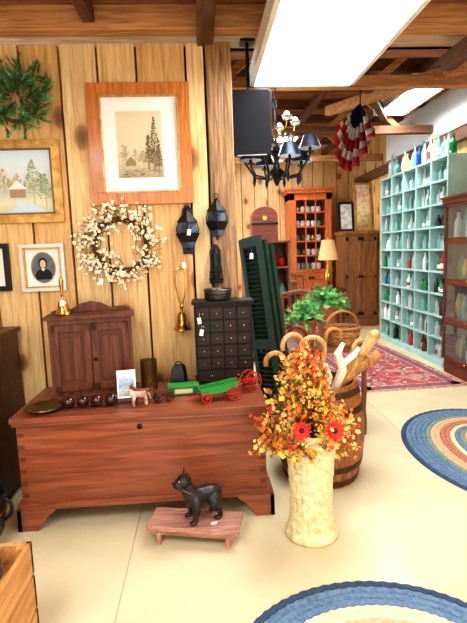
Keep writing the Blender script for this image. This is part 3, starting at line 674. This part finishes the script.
tc=N.new('ShaderNodeTexCoord'); v1=N.new('ShaderNodeTexVoronoi'); v1.inputs['Scale'].default_value=9; v2=N.new('ShaderNodeTexVoronoi'); v2.inputs['Scale'].default_value=22; v2.feature='DISTANCE_TO_EDGE'
L.new(tc.outputs['Object'],v1.inputs['Vector']); L.new(tc.outputs['Object'],v2.inputs['Vector'])
r1=N.new('ShaderNodeValToRGB'); r1.color_ramp.interpolation='CONSTANT'; e=r1.color_ramp.elements; e[0].color=lin((232,214,184)); e[0].position=0; e[1].position=.22; e[1].color=lin((70,78,108))
for p,c_ in ((.34,(184,84,86)),(.62,(206,150,136)),(.8,(120,132,120))): q=e.new(p); q.color=lin(c_)
L.new(v1.outputs['Distance'],r1.inputs[0])
r2=N.new('ShaderNodeValToRGB'); r2.color_ramp.elements[0].color=lin((206,176,150)); r2.color_ramp.elements[1].color=(1,1,1,1); r2.color_ramp.elements[0].position=.02; r2.color_ramp.elements[1].position=.08; L.new(v2.outputs['Distance'],r2.inputs[0])
mx=N.new('ShaderNodeMix'); mx.data_type='RGBA'; mx.blend_type='MULTIPLY'; mx.inputs[0].default_value=.7; L.new(r1.outputs[0],mx.inputs[6]); L.new(r2.outputs[0],mx.inputs[7]); L.new(mx.outputs[2],b.inputs['Base Color'])
o.base=T((1.95,5.63,0),(0,0,3),(.90,1,1)); o.bb(-.62,.62,-1.3,1.3,0,.008,pm)
nb=mat('persian_border',(90,84,108),.95,0,(176,84,84),30); cb=mat('persian_cream',(222,202,168),.95,0,(150,90,86),40)
for x0,x1,m in ((.56,.58,cb),(.44,.46,cb),(.46,.56,nb)):
    o.bb(x0,x1,-x1-.72,x1+.72,.008,.0095,m); o.bb(-x1,-x0,-x1-.72,x1+.72,.008,.0095,m)
    o.bb(-x1,x1,-x1-.72,-x0-.72,.008,.0095,m); o.bb(-x1,x1,x0+.72,x1+.72,.008,.0095,m)
for i in range(60): x=-.61+i*.0205; o.bb(x,x+.008,-1.34,-1.3,0,.004,cb)
o.base=Matrix(); o.done()
# ------------------------------------------------------------------ teal cubby shelf
o=O('cubby_shelf'); te=mat('teal_paint',(176,210,204),.5,0,(150,188,184),8); teb=mat('teal_back',(210,226,220),.6)
x0,x1,y0,y1,H=2.66,3.0,5.03,6.93,2.34; nc,nr=5,9
o.bb(x1-.012,x1,y0,y1,.05,H,teb)
for i in range(nc+1):
    y=y0+(y1-y0)*i/nc; o.bb(x0,x1,y-.011,y+.011,0,H,te)
for j in range(nr+1):
    z=.06+(H-.06)*j/nr; o.bb(x0+.003,x1,y0,y1,z-.011,z+.011,te)
o.bb(x0-.01,x0+.01,y0-.01,y1+.01,0,.07,te); o.done(.002)
o=O('antique_glass_bottles')
gls=[mat('glass_clear',(196,212,204),.1,trans=.35),mat('glass_green',(30,128,70),.1,trans=.1),mat('glass_amber',(112,50,16),.1,trans=.1),mat('glass_aqua',(140,200,190),.1,trans=.35),mat('milk_glass',(240,240,236),.25),mat('glass_cobalt',(34,56,150),.1),mat('tin_red',(180,50,40),.4),mat('glass_yellow',(206,196,110),.1,trans=.1),mat('glass_black',(30,34,30),.15)]
wts=[5,2.8,1.3,4,2.4,.35,.4,.4,.9]
def bottle(x,y,z,h,r,m):
    o.lathe([(0,0),(r,0),(r,h*.55),(r*.8,h*.66),(r*.32,h*.78),(r*.3,h*.94),(r*.42,h*.95),(r*.42,h),(0,h)],(x,y,z),m,10)
    if rnd(0,1)<.25: o.lathe([(r*1.02,h*.15),(r*1.02,h*.42)],(x,y,z),random.choice((white,gls[6],white,white)),10)
ch=(H-.06)/nr; cwid=(y1-y0)/nc
for j in range(nr):
    low=j<5
    ww=[wts[0]*(1 if low else 2.5),wts[1]*(1.2 if low else .35),wts[2]*(1 if low else .2),wts[3]*(.8 if low else 1.5)]+wts[4:]
    for i in range(nc):
        nb_=random.choice((3,3,4)); m0=random.choices(gls,ww)[0]
        for k in range(nb_):
            yy=y0+.03+(cwid-.06)*(k+.5)/nb_+cwid*i+rnd(-.008,.008); r=rnd(.026,.038); h=rnd(.12,.215)
            bottle(rnd(x0+.05,x0+.10),yy,.06+ch*j+.011,h,r,m0 if rnd(0,1)<.5 else random.choices(gls,ww)[0])
        for k in range(3): bottle(rnd(x0+.18,x0+.26),y0+.05+(cwid-.1)*(k+.5)/3+cwid*i,.06+ch*j+.011,rnd(.14,.215),rnd(.03,.04),random.choices(gls,ww)[0])
for k in range(18): bottle(rnd(x0+.06,x0+.14),y0+.06+k*.102,H+.012,rnd(.16,.33),rnd(.033,.05),random.choices(gls,[6,1.2,.6,4,1.4,.1,.3,1.0,.2])[0])
o.done()
# ------------------------------------------------------------------ barrister bookcase
o=O('barrister_bookcase'); mh=wood('mahogany_red',(120,62,40),(72,34,22),'y',4,.4,coat=.1,spec=.3)
x0,x1,y0,y1=2.58,2.98,3.95,4.9; pane=mat('pane',(225,235,238),.02,trans=.95); inside=wood('case_inside',(204,164,126),(156,114,82),'y',4,.6)
o.bb(x0+.02,x1,y0,y1,.0,.16,mh); zz=.16
for h in (.42,.42,.42,.38):
    o.bb(x1-.015,x1,y0,y1,zz,zz+h,inside); o.bb(x0,x1,y0,y0+.02,zz,zz+h,mh); o.bb(x0,x1,y1-.02,y1,zz,zz+h,mh); o.bb(x0,x1,y0,y1,zz,zz+.02,mh)
    o.bb(x0-.012,x0+.008,y0,y1,zz,zz+.035,mh); o.bb(x0-.012,x0+.008,y0,y1,zz+h-.035,zz+h,mh)
    for y in (y0,y1-.035): o.bb(x0-.012,x0+.008,y,y+.035,zz,zz+h,mh)
    o.bb(x0,x0+.003,y0+.035,y1-.035,zz+.035,zz+h-.035,pane); o.sph((x0-.02,(y0+y1)/2,zz+.02),.012,brass)
    for k in range(9): 
        o.lathe([(0,0),(.034,0),(.042,.05),(.038,.13),(.016,.17),(.018,.20),(0,.20)],(x0+.08+rnd(0,.06),y0+.08+k*.095,zz+.022),random.choice([MATS['milk_glass'],white,MATS['glass_green'],gls[7],gls[3],MATS['milk_glass'],brass]),14,(0,0,0),(rnd(.8,1.1),rnd(.8,1.1),rnd(.8,1.6)))
    zz+=h
o.bb(x0-.03,x1,y0-.01,y1+.02,zz,zz+.05,mh); o.bb(x0-.045,x1,y0-.01,y1+.035,zz+.05,zz+.075,mh)
o.done(.004)
o=O('stoneware_jug'); o.lathe([(0,0),(.09,0),(.11,.05),(.11,.16),(.07,.22),(.035,.24),(.04,.27),(0,.27)],(2.8,4.6,1.877),mat('stoneware',(206,196,176),.4,0,(160,140,110),8),24); o.tube([(2.74,4.55,2.09),(2.70,4.5,2.06),(2.71,4.52,1.99)],.012,MATS['stoneware'],8); o.done()
# ------------------------------------------------------------------ armoire & things on it
o=O('oak_armoire'); am=wood('armoire_oak',(156,104,66),(104,64,40),'z',4,.45); x0,x1,y0,y1=2.43,3.03,8.02,8.52
o.bb(x0,x1,y0,y1,.08,1.6,am); o.bb(x0-.03,x1,y0-.03,y1,1.6,1.66,am); o.bb(x0-.02,x1,y0-.02,y1,.0,.12,am)
for a,b_ in ((x0+.03,(x0+x1)/2-.005),((x0+x1)/2+.005,x1-.03)):
    for p,q,r_,s in ((a,a+.05,.2,1.55),(b_-.05,b_,.2,1.55),(a,b_,.2,.26),(a,b_,1.49,1.55),(a,b_,.85,.90)): o.bb(p,q,y0-.02,y0,r_,s,am)
    o.bb(a+.045,b_-.045,y0-.006,y0,.25,1.5,am)
o.sph(((x0+x1)/2-.03,y0-.03,.95),.014,brass); o.sph(((x0+x1)/2+.03,y0-.03,.95),.014,brass); o.done(.005)
def leanpic(name,c,w,h,m,cm,fw=.04,rx=-8,yaw=0):
    o=O(name); o.base=T(c,(rx,0,yaw))
    for a,b_,c_,e in ((-w/2,w/2,0,fw),(-w/2,w/2,h-fw,h),(-w/2,-w/2+fw,fw,h-fw),(w/2-fw,w/2,fw,h-fw)): o.bb(a,b_,-.015,.015,c_,e,m)
    o.bb(-w/2+fw*.8,w/2-fw*.8,-.004,.006,fw*.8,h-fw*.8,cm); return o
pic=ramp_z('floral_print',[(0,(150,130,90)),(.3,(210,190,130)),(.5,(236,226,194)),(.7,(220,170,140)),(1,(232,228,208))],16,.5,.9)
leanpic('framed_print',(2.56,8.28,1.665),.28,.52,black,mat('print_pale',(224,224,220),.6,0,(160,160,150),12)).done(.003)
leanpic('framed_floral_print',(2.87,8.28,1.665),.32,.86,gold,pic).done(.003)
o=O('framed_picture'); o.base=T((3.048,7.25,2.62),(0,0,-90)); 
for a,b_,c_,e in ((-.3,.3,0,.05),(-.3,.3,.4,.45),(-.3,-.25,.05,.4),(.25,.3,.05,.4)): o.bb(a,b_,-.03,.0,c_,e,black)
o.bb(-.26,.26,-.012,-.004,.04,.41,pic); o.done()
# ------------------------------------------------------------------ corner hutch
o=O('glazed_corner_hutch'); hm=wood('hutch_cherry',(214,120,60),(164,80,36),'z',4,.4); ho=mat('hutch_inside',(130,90,66),.7); x0,x1,y0,y1=1.6,2.38,8.58,9.07; zb=.95; zt=2.38
o.bb(x0,x1,y0,y1,.08,zb,hm); o.bb(x0-.02,x1+.02,y0-.02,y1,0,.1,hm); o.bb(x0-.015,x1+.015,y0-.02,y1,zb,zb+.03,hm)
o.bb(x0,x1,y1-.02,y1,zb,zt,ho); o.bb(x0,x0+.1,y0,y1,zb,zt,hm); o.bb(x1-.1,x1,y0,y1,zb,zt,hm); o.bb(x0,x1,y0,y1,zt-.12,zt,hm)
o.bb(x0-.04,x1+.04,y0-.05,y1,zt,zt+.05,hm); o.bb(x0-.06,x1+.06,y0-.07,y1,zt+.05,zt+.09,hm)
cx=(x0+x1)/2
for i in range(5): z=zb+.03+i*.26; o.bb(x0+.1,x1-.1,y0+.03,y1,z,z+.018,hm)
for x in (x0+.11,cx-.09,cx+.09,x1-.11): o.bb(x-.012,x+.012,y0-.005,y0+.015,zb+.03,zt-.12,hm)
for i in range(5): z=zb+.05+i*.26; o.bb(x0+.1,x1-.1,y0-.005,y0+.015,z-.01,z+.012,hm)
for i in range(5):
    for k in range(5): o.lathe([(0,0),(.03,0),(.045,.07),(.035,.12),(0,.12)],(x0+.18+k*.1,y0+.2,zb+.05+i*.26),random.choice([white,MATS['glass_aqua'],MATS['milk_glass'],brass,white]),10)
for a,b_ in ((x0+.06,cx-.01),(cx+.01,x1-.06)):
    for p,q,r_,s in ((a,a+.05,.16,.88),(b_-.05,b_,.16,.88),(a,b_,.16,.22),(a,b_,.82,.88)): o.bb(p,q,y0-.018,y0,r_,s,hm)
o.done(.004)
# ------------------------------------------------------------------ mid-room shelf, table, lamp, chairs
rk=wood('rack_wood',(160,108,70),(108,66,42),'z',5,.5)
o=O('display_rack'); X0,X1,Y0,Y1=.5,1.08,5.75,6.15
for x in (X0,X1-.03):
    o.bb(x,x+.03,Y0,Y1,0,1.5,rk)
for z in (.05,.42,.79,1.16,1.475): o.bb(X0,X1,Y0,Y1,z,z+.025,rk)
o.bb(X0,X1,Y1-.012,Y1,.05,1.5,rk)
for z in (.075,.445,.815,1.185):
    for k in range(5):
        o.lathe([(0,0),(.035,0),(.05,.08),(.04,.16),(.018,.19),(.022,.22),(0,.22)],(X0+.09+k*.1,Y0+.14,z),random.choice([white,brass,MATS['glass_aqua'],red,MATS['stoneware'],white]),14,(0,0,0),(1,1,rnd(.6,1.1)))
o.done(.003)
o=O('domed_red_trunk'); rt_=wood('trunk_red',(160,92,76),(116,58,48),'x',4,.5); o.base=T((.78,5.95,1.5))
o.prism([(-.16,.0),(.16,.0),(.16,.3)]+[(.16*math.cos(a),.3+.12*math.sin(a)) for a in [pi*i/14 for i in range(1,14)]]+[(-.16,.3)],-.13,.13,rt_); o.bb(-.165,.165,-.135,.135,.2,.225,tin); o.lathe([(0,0),(.03,0),(.03,.01),(0,.01)],(0,-.13,.28),brass,12,(90,0,0)); o.done(.003)
o=O('drop_leaf_table'); o.bb(.86,1.34,6.4,7.0,.74,.77,darkw)
for x in (.9,1.3):
    for y in (6.45,6.95): o.lathe([(0,0),(.02,0),(.028,.15),(.018,.3),(.032,.5),(.026,.74),(0,.74)],(x,y,0),darkw,12)
o.bb(.9,1.3,6.45,6.95,.64,.74,darkw); o.done(.004)
o=O('table_lamp'); o.base=T((2.08,7.75,.0)); o.bb(-.25,.25,-.2,.2,.68,.71,darkw)
for x in (-.21,.21):
    for y in (-.16,.16): o.cyl((x,y,0),.018,.68,darkw,10)
o.lathe([(0,.71),(.08,.71),(.08,.73),(.03,.76),(.06,.86),(.07,.94),(.03,1.04),(.015,1.14),(.015,1.25)],(0,0,0),brass,20)
o.lathe([(.17,1.19),(.165,1.20),(.10,1.52),(.097,1.52)],(0,0,0),mat('shade_tan',(206,164,112),.8,emit=.1),28); o.sph((0,0,1.54),.014,brass); o.tube([(0,0,1.2),(0,0,1.54)],.005,brass,5); o.done()
def chair(name,c,yaw,m,seatm):
    o=O(name); o.base=T(c,(0,0,yaw)); o.bb(-.22,.22,-.21,.21,.42,.45,m); o.bb(-.2,.2,-.19,.19,.45,.5,seatm)
    for x in (-.19,.19):
        o.tube([(x,-.18,.43),(x*1.05,-.2,0)],[.02,.015],m,8); o.tube([(x*1.05,.22,0),(x,.2,.45),(x*1.02,.24,.95)],[.015,.02,.014],m,8)
    o.tube([(-.2,.24,.93),(0,.27,.97),(.2,.24,.93)],.022,m,8); o.tube([(-.19,.215,.62),(.19,.215,.62)],.014,m,8)
    for k in range(5): x=-.12+k*.06; o.tube([(x,.215,.62),(x,.255,.94)],.008,m,6)
    for y in (-.19,.2): o.tube([(-.2,y,.2),(.2,y,.2)],.01,m,6)
    return o.done()
cw2=wood('chair_wood',(150,90,54),(96,54,32),'z',5,.45)
chair('dining_chair',(1.55,7.45,0),20,cw2,mat('seat_red',(170,50,46),.7)); chair('dining_chair',(1.05,4.95,0),165,cw2,MATS['seat_red'])
basket('gathering_basket',(1.18,6.6,.772),.13,.16,wk,wk2,True,20)
o=O('enamel_bowl'); o.lathe([(0,0),(.05,0),(.11,.09),(.116,.09),(.05,.012),(0,.012)],(1.0,6.85,.772),white,24); o.done()
# ------------------------------------------------------------------ hanging things
o=O('hanging_loudspeaker'); sk=mat('speaker_black',(26,26,30),.4,0,(40,40,44),6,spec=.3); o.base=T((.365,3.32,2.25),(12,0,-4))
def rr(w_,h_,c_,n=4):
    out=[]
    for cx_,cz_,a0 in ((w_-c_,-h_+c_,-90),(w_-c_,h_-c_,0),(-w_+c_,h_-c_,90),(-w_+c_,-h_+c_,180)):
        for i in range(n+1): a=rad(a0+90*i/n); out.append((cx_+c_*math.cos(a),cz_+c_*math.sin(a)))
    return out
o.prism(rr(.128,.2,.03),-.125,-.10,mat('speaker_grille',(28,28,32),.7,spec=.2)); o.prism(rr(.135,.205,.03),-.10,.02,sk); o.prism(rr(.11,.18,.03),.02,.11,sk)
o.bb(-.10,.10,-.127,-.10,-.204,-.196,mat('grey_trim',(170,172,176),.4))
o.base=Matrix(); o.tube([(.36,3.36,2.46),(.36,3.38,2.80)],.014,black,8); o.bb(.31,.41,3.33,3.43,2.785,2.8,black); o.done(.006)
o=O('tole_shade_chandelier'); CX,CY,CZ=.61,3.78,2.05; o.base=T((CX,CY,CZ))
lit=mat('bulb_warm',(255,240,214),.4,emit=8); inn=mat('shade_inner',(190,200,214),.4); shb=mat('shade_grey',(56,62,74),.3,.5,(28,32,40),10)
o.lathe([(0,-.16),(.012,-.15),(.03,-.11),(.05,-.06),(.03,-.02),(.018,.03),(.03,.07),(.05,.1),(.02,.14),(.01,.2),(0,.2)],(0,0,0),black,18)
for i in range(8):
    a=2*pi*i/8+.3; ca,sa=math.cos(a),math.sin(a); Rr_=.27 if i%2 else .22; dz=.07 if i%2 else 0
    pts=[(ca*r,sa*r,z) for r,z in ((.03,-.03),(.1,-.095),(.18,-.08),(Rr_-.006,-.03+dz),(Rr_,.0+dz))]
    o.tube(pts,.008,black,7); o.lathe([(0,0),(.03,.002),(.032,.008),(.012,.01),(.012,.06),(0,.06)],(ca*Rr_,sa*Rr_,dz),black,12)
    o.lathe([(0,.0),(.012,.01),(.008,.04),(0,.045)],(ca*Rr_,sa*Rr_,.03+dz),lit,8)
    o.lathe([(.088,.03),(.086,.034),(.045,.13),(.043,.13)],(ca*Rr_,sa*Rr_,dz),shb,18); o.lathe([(.084,.031),(.042,.128)],(ca*Rr_,sa*Rr_,dz),inn,18)
    o.lathe([(0,-.16),(.014,-.12),(.008,-.06),(0,-.05)],(ca*.19,sa*.19,0),black,8)
for i in range(12):
    z=.22+i*.08; o.tube([(0.012*math.cos(q),0,z+.045*math.sin(q)) if i%2 else (0,0.012*math.cos(q),z+.045*math.sin(q)) for q in [2*pi*k/10 for k in range(10)]],.0035,black,5,True)
o.tube([(0,0,.2),(0,0,1.23)],.004,black,6)
o.done()
o=O('crystal_chandelier'); o.base=T((.70,4.62,2.52),(0,0,0),1.3); cry=mat('crystal',(236,242,246),.05,trans=.6)
for i in range(6):
    a=2*pi*i/6; ca,sa=math.cos(a),math.sin(a); o.tube([(0,0,0),(ca*.09,sa*.09,-.05),(ca*.17,sa*.17,-.01),(ca*.18,sa*.18,.03)],.006,brass,6)
    o.lathe([(0,.03),(.03,.035),(.04,.06),(.036,.06),(0,.04)],(ca*.18,sa*.18,0),cry,12); o.sph((ca*.18,sa*.18,.07),.02,lit,8,6)
    for k in range(5):
        b_=a+k*.2; o.lathe([(0,-.03),(.011,0),(0,.02)],(math.cos(b_)*.16,math.sin(b_)*.16,-.06-.02*(k%2)),cry,6)
        o.lathe([(0,-.03),(.011,0),(0,.02)],(math.cos(b_)*.08,math.sin(b_)*.08,-.12+.02*(k%2)),cry,6)
o.lathe([(0,-.15),(.03,-.12),(.02,-.04),(.04,0),(.02,.1),(.01,.2)],(0,0,0),brass,14); o.tube([(0,0,.2),(0,0,.61)],.005,brass,6); o.done()
# bunting (gathered fan hanging from a beam)
o=O('flag_bunting'); cols=[mat('bunting_red',(168,42,44),.8),mat('bunting_white',(216,210,200),.8),mat('bunting_navy',(34,40,80),.8)]
seg=30; o.base=T((1.66,4.9,2.84),(0,12,-30),(.34,.8,1.0))
for b_,(r0,r1,m) in enumerate(((.02,.24,cols[2]),(.24,.35,cols[1]),(.35,.46,cols[0]),(.46,.54,cols[1]),(.54,.64,cols[0]))):
    vs=[]
    for i in range(seg+1):
        a=pi+pi*.12+pi*.76*i/seg; yy=.07*math.sin(i*pi/2.)
        for r in (r0,r1): vs.append((r*math.cos(a),yy*r/.3,r*math.sin(a)*1.05))
    o.add(vs,[(2*i,2*i+1,2*i+3,2*i+2) for i in range(seg)],m)
o.base=Matrix(); o.tube([(1.66,4.9,2.82),(1.66,4.9,3.32)],.006,black,5); o.done()
# ------------------------------------------------------------------ world, camera
wd=bpy.data.worlds.new('w'); sc.world=wd; wd.use_nodes=True; bg=wd.node_tree.nodes['Background']; bg.inputs[0].default_value=(.97,.98,1,1); bg.inputs[1].default_value=1.5
cam=bpy.data.cameras.new('cam'); co=bpy.data.objects.new('camera',cam); sc.collection.objects.link(co)
cam.sensor_width=36; cam.lens=470/623*36; cam.clip_start=.05
Rm=Matrix.Rotation(rad(-3.5),3,'Z')@Matrix.Rotation(rad(90-7.4),3,'X')@Matrix.Rotation(rad(-2),3,'Z')
co.matrix_world=Matrix.Translation((0,0,1.4))@Rm.to_4x4(); sc.camera=co
try:
    sc.view_settings.view_transform='Standard'; sc.view_settings.exposure=.82
    sc.view_settings.look='Medium High Contrast'
except Exception as e: print(e)
